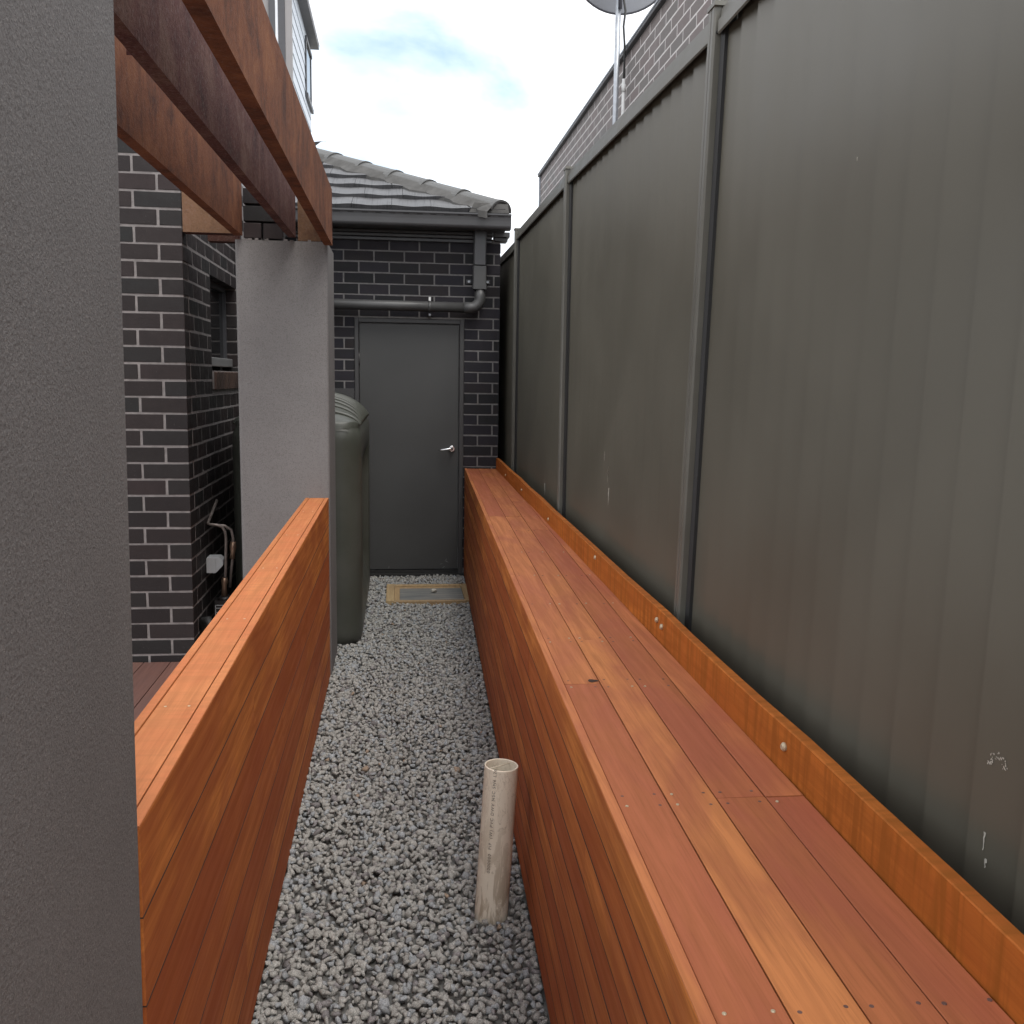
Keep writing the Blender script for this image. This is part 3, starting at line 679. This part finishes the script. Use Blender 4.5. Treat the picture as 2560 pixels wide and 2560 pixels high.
# ------------------------------------------------------------------ metal fence
fn = thing('metal_fence', 'tall green-grey ribbed steel fence with posts behind the timber bench', 'fence', (.85, 3, 0))
posts = [-2.10, .29, 2.67, 4.94, 7.27]  # first panel stands unseen behind the camera, added to block light
ftop = lambda y: 2.575 + .020 * (y - 2.5) if y > 2.5 else 2.575
def post(y, zt):
    x = PX(y)
    o = W(fn, 'post', M['fence_trim'], lambda m: (
        m.prism([(x, y - .020), (x + .006, y - .024), (x + .022, y - .024), (x + .022, y - .030), (x + .062, y - .030), (x + .062, y + .03), (x + .022, y + .03), (x + .022, y + .024), (x + .006, y + .024), (x, y + .020), (x, y + .004), (x + .004, y + .002), (x + .004, y - .002), (x, y - .004)], 'z', .4, zt)))
    W(o, 'post_cap', M['fence_trim'], lambda m: m.prism([(x - .003, y - .033), (x + .066, y - .033), (x + .066, y + .033), (x - .003, y + .033)], 'z', zt + .0005, zt + .012))
    W(o, 'screw', M['black_rubber'], lambda m: m.tube([(x + .012, y - .0235, zt - .065), (x + .012, y - .028, zt - .065)], .005, 8))
for y in posts: post(y, ftop(y) + .04)
def panel(y0, y1, drop=0):
    a, b = y0 + .031, y1 - .031; P = (b - a) / round((b - a) / .117); n = round((b - a) / P)
    pts = []
    for i in range(n):
        ya = a + i * P
        pts += [(PX(ya) + .048, ya), (PX(ya + P * .93) + .0345, ya + P * .93)]
    pts.append((PX(b) + .048, b))
    def f(m):
        vs = []; fs = []
        for i, (px, py) in enumerate(pts): vs += [(px, py, .45), (px, py, ftop(py) - drop - .012)]
        for i in range(len(pts) - 1): fs.append((2 * i, 2 * i + 2, 2 * i + 3, 2 * i + 1))
        m.add(vs, fs)
    W(fn, 'ribbed_sheet', M['fence'], f)
    def rail(m):
        vs = []
        for y in (a + .001, b - .001):
            x = PX(y); z = ftop(y) - drop
            for px, pz in [(.014, -.032), (.010, -.028), (.010, .004), (.016, .010), (.016, .030), (.020, .034), (.062, .034), (.066, .03), (.066, -.03), (.062, -.03), (.062, .026), (.022, .026), (.022, .008), (.016, -.028)]: vs.append((x + px, y, z + pz))
        n = 14; m.add(vs, [(i, (i + 1) % n, n + (i + 1) % n, n + i) for i in range(n)] + [tuple(range(n)), tuple(range(n, 2 * n))])
    W(fn, 'top_rail', M['fence_trim'], rail)
    W(fn, 'joint_strip', M['black_rubber'], lambda m: m.prism([(PX(b) + .020, b + .0008), (PX(b) + .052, b + .0008), (PX(b) + .052, b - .016), (PX(b) + .026, b - .016)], 'z', .45, ftop(b) - drop + .03))  # black strip painted as the shadow in the gap beside the post
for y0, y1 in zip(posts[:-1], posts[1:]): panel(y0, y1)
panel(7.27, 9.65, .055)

def sheet_x(y):
    for y0, y1 in zip(posts[:-1], posts[1:]):
        if y0 < y < y1:
            a, b = y0 + .031, y1 - .031; n = round((b - a) / .117); P = (b - a) / n; t = ((y - a) / P) % 1.0
            return PX(y) + .048 - .0135 * min(t / .93, 1.0) - .0012
def drip(y, z0, z1, w):
    def f(m):
        r = random.Random(int(y * 1000 + z0 * 77)); n = 7; vs = []
        for i in range(n):
            z = z1 + (z0 - z1) * i / (n - 1); ww = w * (1 - .7 * i / (n - 1)) * r.uniform(.5, 1.2); yy = y + r.uniform(-.3, .3) * w
            vs += [(sheet_x(yy - ww) , yy - ww, z), (sheet_x(yy + ww), yy + ww, z)]
        m.add(vs, [(2 * i, 2 * i + 1, 2 * i + 3, 2 * i + 2) for i in range(n - 1)])
    W(fn, 'paint_mark', M['conc_pale'], f)
for q in ((1.205, .985, 1.012, .0022), (1.198, .962, .976, .003), (4.36, 1.47, 1.53, .004), (4.35, 1.40, 1.43, .005), (3.86, 1.22, 1.287, .004), (3.84, 1.13, 1.20, .006), (3.95, 1.30, 1.34, .003), (5.67, .95, 1.02, .010), (1.79, 2.045, 2.052, .002), (6.2, 1.6, 1.64, .003)): drip(*q)
def splash(m):
    r = random.Random(5)
    for i in range(46):
        a = r.uniform(.1, 3.3); rr = r.uniform(.010, .019); y = 1.195 - math.cos(a) * rr; z = 1.112 + math.sin(a) * rr * 1.05; w = r.uniform(.0006, .0018); x = sheet_x(y)
        m.add([(x, y - w, z), (x, y, z - w), (x, y + w, z), (x, y, z + w * 1.4)], [(0, 1, 2, 3)])
W(fn, 'paint_splash', M['conc_pale'], splash)['kind'] = 'stuff'
# the near half of the fence leans away from the path a little
bpy.context.view_layer.update()
for o in [c for c in fn.children] + [g_ for c in fn.children for g_ in c.children]:
    wl = wloc(o)
    for v in o.data.vertices:
        y, z = v.co.y + wl.y, v.co.z + wl.z
        v.co.x += .034 * max(0, min(1, (4.94 - y) / 2.27)) * (z - .98) / 1.6
    o.data.update()

# ------------------------------------------------------------------ neighbour's brick house beyond the fence
nb = thing('neighbour_house', 'pale grey-brown brick parapet wall with pale mortar beyond the fence', 'building', (1.9, 8.5, 0))
NX, NT_, NY0, NY1 = 1.85, 4.262, 3.6, 13.05
nw = W(nb, 'wall', M['mortar_pale'], lambda m: m.box(NX + .0006, NX + .24, NY0, NY1 - .004, 0, NT_ - .01))
W(nb, 'rear_wall', M['mortar_pale'], lambda m: m.box(NX + .24, 6, NY1 - .2, NY1 - .004, 0, NT_ - .01))
for r in range(8):
    z1 = NT_ - .012 - .086 * r; y = NY0 - (.15 if r % 2 else 0)
    while y < NY1:
        a, b = max(y, NY0), min(y + .281, NY1)
        if b - a > .04: brick(nw, NX, NX + .05, round(a, 3), round(b, 3), z1 - .074, z1, M['brick_grey'])
        y += .295
W(nb, 'parapet_capping', M['trim_dk'], lambda m: m.cbox(NX - .035, NX + .27, NY0, NY1 + .03, NT_ - .008, NT_ + .016, .004))
W(nb, 'capping_edge', M['galv'], lambda m: m.cbox(NX - .04, NX + .275, NY0, NY1 + .035, NT_ + .0165, NT_ + .034, .003))
W(nb, 'corner_flashing', M['galv'], lambda m: m.box(NX - .02, NX + .0, NY1 - .03, NY1 + .03, 3.2, NT_ - .01))

# ------------------------------------------------------------------ satellite dish on its pole
sx_, sy_ = 1.745, 8.07
sd = thing('satellite_dish', 'grey satellite dish on a galvanised pole above the fence', 'satellite dish', (sx_, sy_, 0))
W(sd, 'pole', M['galv'], lambda m: m.tube([(sx_, sy_, 2.2), (sx_, sy_, 5.05)], .022, 16))
def dish(m):
    n, k = 40, 7; vs = []; A, B = .43, .40; tilt = math.radians(28)
    for side in (0, 1):
        for j in range(k + 1):
            r = j / k
            for i in range(n):
                t = 2 * math.pi * i / n; u, w = A * r * math.cos(t), B * r * math.sin(t); d = .085 * (r * r - 1) + side * .006
                # faces away from the path: bowl opens to +Y and up
                yy = d; vs.append((u, yy * math.cos(tilt) - w * math.sin(tilt), w * math.cos(tilt) + yy * math.sin(tilt) * 1.0))
    fs = []; S = (k + 1) * n
    for s in (0, 1):
        for j in range(k):
            for i in range(n): q = (s * S + j * n + i, s * S + j * n + (i + 1) % n, s * S + (j + 1) * n + (i + 1) % n, s * S + (j + 1) * n + i); fs.append(q)
    m.add([(sx_ + .075 + x, sy_ + .16 + y, 5.01 + z) for x, y, z in vs], fs, True)
ds = W(sd, 'reflector', M['dish'], dish)
def rim(m):
    A, B, tilt = .432, .402, math.radians(28)
    m.tube([(sx_ + .075 + A * math.cos(t), sy_ + .16 - B * math.sin(t) * math.sin(tilt), 5.01 + B * math.sin(t) * math.cos(tilt)) for t in np.linspace(0, 2 * math.pi, 49)], .0085, 8, caps=False)
W(ds, 'rim', M['dish_rim'], rim)
W(sd, 'mounting_arm', M['dish_rim'], lambda m: (m.box(sx_ - .03, sx_ + .03, sy_ - .03, sy_ + .09, 4.72, 5.0), m.tube([(sx_ + .01, sy_ - .027, 4.56), (sx_ + .005, sy_ - .03, 4.8), (sx_, sy_ - .03, 5.05)], .016, 8)))
W(sd, 'cable', M['black_rubber'], lambda m: m.tube([(sx_ + .03, sy_ + .03, 4.75), (sx_ + .055, sy_ - .02, 4.55), (sx_ + .04, sy_ - .03, 4.43), (sx_ + .055, sy_ - .02, 4.30), (sx_ + .06, sy_ - .01, 4.1), (sx_ + .062, sy_, 4.02)], .009, 8))
W(sd, 'conduit', M['white_pl'], lambda m: (m.tube([(sx_ + .062, sy_, 3.0), (sx_ + .062, sy_, 4.04)], .014, 12), m.tube([(sx_ + .062, sy_, 3.94), (sx_ + .062, sy_, 4.0)], .019, 12)))

# ------------------------------------------------------------------ two-storey house far left
fh = thing('weatherboard_house', 'two-storey pale blue-grey weatherboard house rising behind the beams', 'building', (-3, 15, 0))
HX, HY0, HY1, HT = -1.40, 13.72, 16.60, 6.80
W(fh, 'body', M['render_h'], lambda m: m.box(-6, HX - .02, HY0, HY1 - .005, 0, HT + 1.2))
z = 3.9; i = 0
while z < HT:
    zz = min(z + .180, HT)
    W(fh, 'weatherboard', M['wboard'], lambda m: m.prism([(HX - .019, z), (HX + .012, z), (HX + .002, zz - .004), (HX - .019, zz - .004)], 'y', HY0 + .075, HY1)); z += .180
W(fh, 'corner_trim', M['render_h'], lambda m: m.box(HX - .07, HX + .014, HY0 - .02, HY0 + .074, 0, HT))
W(fh, 'front_window_frame', M['trim_dk'], lambda m: (m.box(HX - .16, HX - .072, HY0 - .03, HY0 + .01, 3, HT + 1.2), m.box(HX - .278, HX - .196, HY0 - .03, HY0 + .01, 3, HT + 1.2)))
W(fh, 'front_window_pane', M['white_panel'], lambda m: m.box(HX - .196, HX - .16, HY0 - .015, HY0 + .01, 3, HT + 1.2))
sw = W(fh, 'side_window', M['trim_dk'], lambda m: (m.box(HX + .012, HX + .03, 15.62, 15.70, 5.86, 6.62), m.box(HX + .012, HX + .03, 16.45, 16.54, 5.86, 6.62), m.box(HX + .012, HX + .05, 15.62, 16.62, 5.80, 5.862), m.box(HX + .012, HX + .04, 15.62, 16.58, 6.622, 6.68)))
W(sw, 'side_window_pane', M['glass'], lambda m: m.box(HX + .013, HX + .02, 15.70, 16.45, 5.862, 6.62))
W(fh, 'upper_box', M['white_panel'], lambda m: m.box(-6.1, HX + .15, HY0 - .1, HY1 + .07, HT + .055, HT + 1.4))
W(fh, 'box_soffit', M['trim_dk'], lambda m: m.box(-6.1, HX + .14, HY0 - .09, HY1 + .06, HT, HT + .0545))

# ------------------------------------------------------------------ rain-water tank
tk = thing('water_tank', 'dark green slimline poly water tank standing between far pillar and door', 'water tank', (-.6, 6.75, 0))
def dome_z(px, py): return 1.33 + .19 * max(0, 1 - abs(px / .3715) ** 2.5) ** .5 * max(0, 1 - abs(py / .903) ** 2.2) ** .5
def tank(m):
    X0, X1, Y0, Y1 = -.985, -.222, 5.83, 7.66; cx, cy = (X0 + X1) / 2, (Y0 + Y1) / 2; a, b = (X1 - X0) / 2, (Y1 - Y0) / 2
    # perimeter of a rounded rectangle
    r = .13; per = []
    def seg(p, q, n): return [(p[0] + (q[0] - p[0]) * i / n, p[1] + (q[1] - p[1]) * i / n) for i in range(n)]
    per += seg((a, -b + r), (a, b - r), 44) + arc((a - r, b - r), r, 0, 90, 8)[:-1] + seg((a - r, b), (-a + r, b), 14) + arc((-a + r, b - r), r, 90, 180, 8)[:-1] + seg((-a, b - r), (-a, -b + r), 24) + arc((-a + r, -b + r), r, 180, 270, 8)[:-1] + seg((-a + r, -b), (a - r, -b), 14) + arc((a - r, -b + r), r, 270, 360, 8)[:-1]
    n = len(per)
    sm = lambda t: max(0, min(1, t)) ** 2 * (3 - 2 * max(0, min(1, t)))
    zs = [0, .012, .03, .06] + list(np.linspace(.09, 1.26, 40)) + [1.29, 1.315, 1.33]
    vs = []
    for z in zs:
        ins = 0
        if z < .06: ins = .02 * (1 - z / .06) ** 2
        if z > 1.26: ins = .02 * ((z - 1.26) / .07) ** 2
        for x, y in per:
            px, py = x * (1 - ins / a), y * (1 - ins / b)
            if x > a - .02:      # recessed side panel, flaring out at shoulder and foot
                t = (y + b) / (2 * b); k = sm((t - .12) / .03) * sm((.86 - t) / .03); fz = sm((z - .06 - .16 * abs(t - .45)) / .22) * sm((1.22 - z) / .28)
                px -= .062 * k * fz
            vs.append((cx + px, cy + py, z))
    # dome with ribs
    for j in range(1, 15):
        sj = math.cos(j / 14 * math.pi / 2 * .985)
        for x, y in per: px, py = x * .973 * sj, y * .985 * sj; vs.append((cx + px, cy + py, dome_z(px, py)))
    R_ = len(zs) + 14; fs = [(r_ * n + i, r_ * n + (i + 1) % n, (r_ + 1) * n + (i + 1) % n, (r_ + 1) * n + i) for r_ in range(R_ - 1) for i in range(n)]
    fs += [tuple(range((R_ - 1) * n, R_ * n)), tuple(reversed(range(n)))]
    m.add(vs, fs, True)
W(tk, 'body', M['tank'], tank)
for y in np.linspace(-.78, .78, 13):
    W(tk, 'rib', M['tank'], lambda m: m.tube([(-.6035 + .371 * math.cos(t), 6.745 + y, dome_z(.371 * math.cos(t), y) + .002) for t in np.linspace(0.02, math.pi - .02, 25)], .013, 8))
W(tk, 'moulding_seam', M['tank'], lambda m: m.tube([(-.90, 5.828, 1.325), (-.36, 5.828, 1.325), (-.29, 5.835, 1.325)], .004, 6))

# ------------------------------------------------------------------ gas meter, pipes and box on the house side wall
gm = thing('gas_meter', 'dark gas meter with tarnished copper pipes against the brick side wall', 'gas meter', (-1.0, 5.66, .1))
W(gm, 'meter_body', M['meter'], lambda m: (m.cbox(-1.062, -.94, 5.62, 5.72, .20, .34, .012, 'z'), m.tube([(-1.0, 5.67, .34), (-1.0, 5.67, .36)], [.05, .03], 14)))
W(gm, 'meter_dial', M['grey_pl'], lambda m: [m.box(-1.05, -.99, 5.6185, 5.6195, z, z + .004) for z in (.245, .27, .295, .312)] + [m.box(-1.05, -1.046, 5.6185, 5.6195, .245, .316), m.box(-.994, -.99, 5.6185, 5.6195, .245, .316)])
W(gm, 'supply_pipe', M['copper'], lambda m: m.tube([(-1.085, 5.95, .88), (-1.085, 5.66, .785), (-1.07, 5.64, .782), (-1.03, 5.64, .778), (-1.005, 5.645, .768), (-.99, 5.65, .74), (-.985, 5.65, .70), (-.992, 5.65, .50), (-1.0, 5.66, .43)], .0085, 10))
W(gm, 'outlet_pipe', M['copper'], lambda m: m.tube([(-1.07, 5.70, .77), (-1.0, 5.70, .765), (-.965, 5.71, .74), (-.955, 5.71, .69), (-.955, 5.71, .62), (-.97, 5.71, .5), (-.98, 5.71, .40)], .0085, 10))
W(gm, 'valve', M['brass'], lambda m: (m.tube([(-1.0, 5.66, .47), (-1.0, 5.66, .445), (-1.003, 5.66, .42), (-1.003, 5.66, .36)], [.014, .02, .014, .018], 12)))
W(gm, 'valve', M['brass'], lambda m: (m.tube([(-.955, 5.71, .67), (-.957, 5.71, .64), (-.96, 5.71, .60), (-.963, 5.71, .57)], [.016, .02, .013, .018], 12)))
jb = thing('junction_box', 'small pale grey box fixed to the dark brick side wall', 'junction box', (-1.05, 5.62, .5))
W(jb, 'case', M['grey_pl'], lambda m: m.prism([(-1.084, .512), (-1.033, .512), (-.998, .55), (-.998, .58), (-1.02, .598), (-1.084, .598)], 'y', 5.60, 5.69))
W(jb, 'lid', M['grey_pl'], lambda m: m.prism([(-1.0866, .5095), (-1.035, .5095), (-1.035, .594), (-1.0866, .594)], 'y', 5.592, 5.5995))
hs_ = thing('hose_elbow', 'black hose elbow with a pale blue end at the foot of the brick corner', 'hose', (-1.05, 5.4, .2))
W(hs_, 'elbow', M['black_rubber'], lambda m: m.tube([(-1.07, 5.42, .16), (-1.072, 5.40, .24), (-1.062, 5.38, .285), (-1.04, 5.36, .292), (-1.022, 5.34, .27), (-1.015, 5.33, .22)], [.02, .021, .024, .024, .02, .016], 12))
W(hs_, 'hose_end', M['blue_pl'], lambda m: m.tube([(-1.016, 5.33, .222), (-1.006, 5.32, .165)], .0125, 12))
W(hs_, 'hose', M['black_rubber'], lambda m: m.tube([(-1.03, 5.37, .285), (-1.0, 5.45, .265), (-.99, 5.56, .25), (-1.0, 5.64, .26)], .004, 8))

# ------------------------------------------------------------------ drain pit with timber surround
dp = thing('drain_pit', 'concrete drain pit lid in a pale timber surround set in gravel by the door', 'drain', (.2, 7.2, 0))
x0, x1, y0, y1 = PIT
W(dp, 'timber_surround', M['wood_pale'], lambda m: m.cbox(x0, x0 + .062, y0, y1, -.03, .022, .003))
W(dp, 'timber_surround', M['wood_pale'], lambda m: m.cbox(x1 - .05, x1, y0, y1, -.03, .021, .003))
W(dp, 'timber_surround', M['wood_pale'], lambda m: m.cbox(x0 + .063, x1 - .051, y0 + .001, y0 + .042, -.03, .020, .003, 'x'))
W(dp, 'timber_surround', M['wood_pale'], lambda m: m.cbox(x0 + .063, x1 - .051, y1 - .045, y1 - .001, -.03, .020, .003, 'x'))
W(dp, 'ledge', M['wood_pale'], lambda m: (m.box(x0 + .063, x0 + .10, y0 + .044, y1 - .047, -.03, .008), m.box(x0 + .10, x1 - .052, y1 - .12, y1 - .047, -.03, .008)))
W(dp, 'lid', M['conc'], lambda m: m.cbox(x0 + .102, x1 - .053, y0 + .046, y1 - .122, -.02, .012, .004, 'x'))
st = MB(); v, f = rocks(2)[0]; st.add([tuple(p * .03 * np.array([1, 1, .8])) for p in v], [tuple(q) for q in f])
tag(st.build('stone', M['conc_pale'], None, (.263, 7.24, .028)), 'single pale stone lying on the drain pit lid', 'stone')

# ------------------------------------------------------------------ PVC stub pipe
pv = thing('pvc_pipe', 'stained cream pvc stub pipe standing up out of the gravel beside the bench', 'pipe', (PIPE[0], PIPE[1], 0))
pa = Vector((.025, 0.0, .470)); PR = .0515
ax = pa.normalized(); axx = Vector((0, 1, 0)).cross(ax).normalized(); axy = ax.cross(axx).normalized()
def ppt(t, ang, r): return Vector((PIPE[0], PIPE[1], 0)) + ax * t + axx * math.cos(ang) * r + axy * math.sin(ang) * r
def pipe(m):
    n = 48; vs = []; LN = pa.length
    rows = [(-.06, PR), (.1, PR), (.25, PR), (LN - .002, PR)]
    inner = [(LN - .002, PR - .0045), (LN - .12, PR - .0045), (.02, PR - .0045)]
    for t, r in rows + inner: vs += [tuple(ppt(t, 2 * math.pi * i / n, r)) for i in range(n)]
    fs = []
    for k in (0, 1, 2, 4, 5): fs += [(k * n + i, k * n + (i + 1) % n, (k + 1) * n + (i + 1) % n, (k + 1) * n + i) for i in range(n)]
    fs.append(tuple(range(6 * n, 7 * n)))
    b = MB().add(vs, fs, True); m.add(b.v, b.f, True)
m_ = MB(); pipe(m_); m_.v = [tuple(Vector(p) - Vector((PIPE[0], PIPE[1], 0))) for p in m_.v]
tubeo = m_.build('tube', M['pvc'], pv, (PIPE[0], PIPE[1], 0))
def prim(m):
    n = 48; LN = pa.length; vs = []
    for t, r in ((LN - .002, PR), (LN, PR - .0006), (LN, PR - .004), (LN - .002, PR - .0045)): vs += [tuple(ppt(t, 2 * math.pi * i / n, r)) for i in range(n)]
    m.add(vs, [(k * n + i, k * n + (i + 1) % n, (k + 1) * n + (i + 1) % n, (k + 1) * n + i) for k in range(3) for i in range(n)], True)
W(pv, 'rim', M['pvc_rim'], prim)
W(pv, 'inner_web', M['pvc_rim'], lambda m: m.tube([ppt(pa.length - .008, math.radians(200), PR - .006), ppt(pa.length - .008, math.radians(50), PR - .006)], .0012, 6))
# printed line up the side of the pipe
cu = bpy.data.curves.new('print', 'FONT'); cu.body = '0000000  PIP  (W) PVC DWV NSC SN6 L26'; cu.size = .0135; cu.space_character = 1.25
to = bpy.data.objects.new('print', cu); COL.objects.link(to); bpy.context.view_layer.update()
dg = bpy.context.evaluated_depsgraph_get(); me = bpy.data.meshes.new_from_object(to.evaluated_get(dg)); bpy.data.objects.remove(to)
co = np.zeros(len(me.vertices) * 3); me.vertices.foreach_get('co', co); co = co.reshape(-1, 3); wdt = co[:, 0].max()
sc_ = .33 / wdt; new = []
for x, y, z in co:
    ang = math.radians(-118) - (y - .005) / PR        # around the pipe
    new.append(tuple(ppt(.145 + x * sc_, ang, PR + .0004) - Vector((PIPE[0], PIPE[1], 0))))
me.vertices.foreach_set('co', np.array(new).ravel()); me.materials.clear(); me.materials.append(M['ink']); me.update()
link('printed_lettering', me, pv, (PIPE[0], PIPE[1], 0))
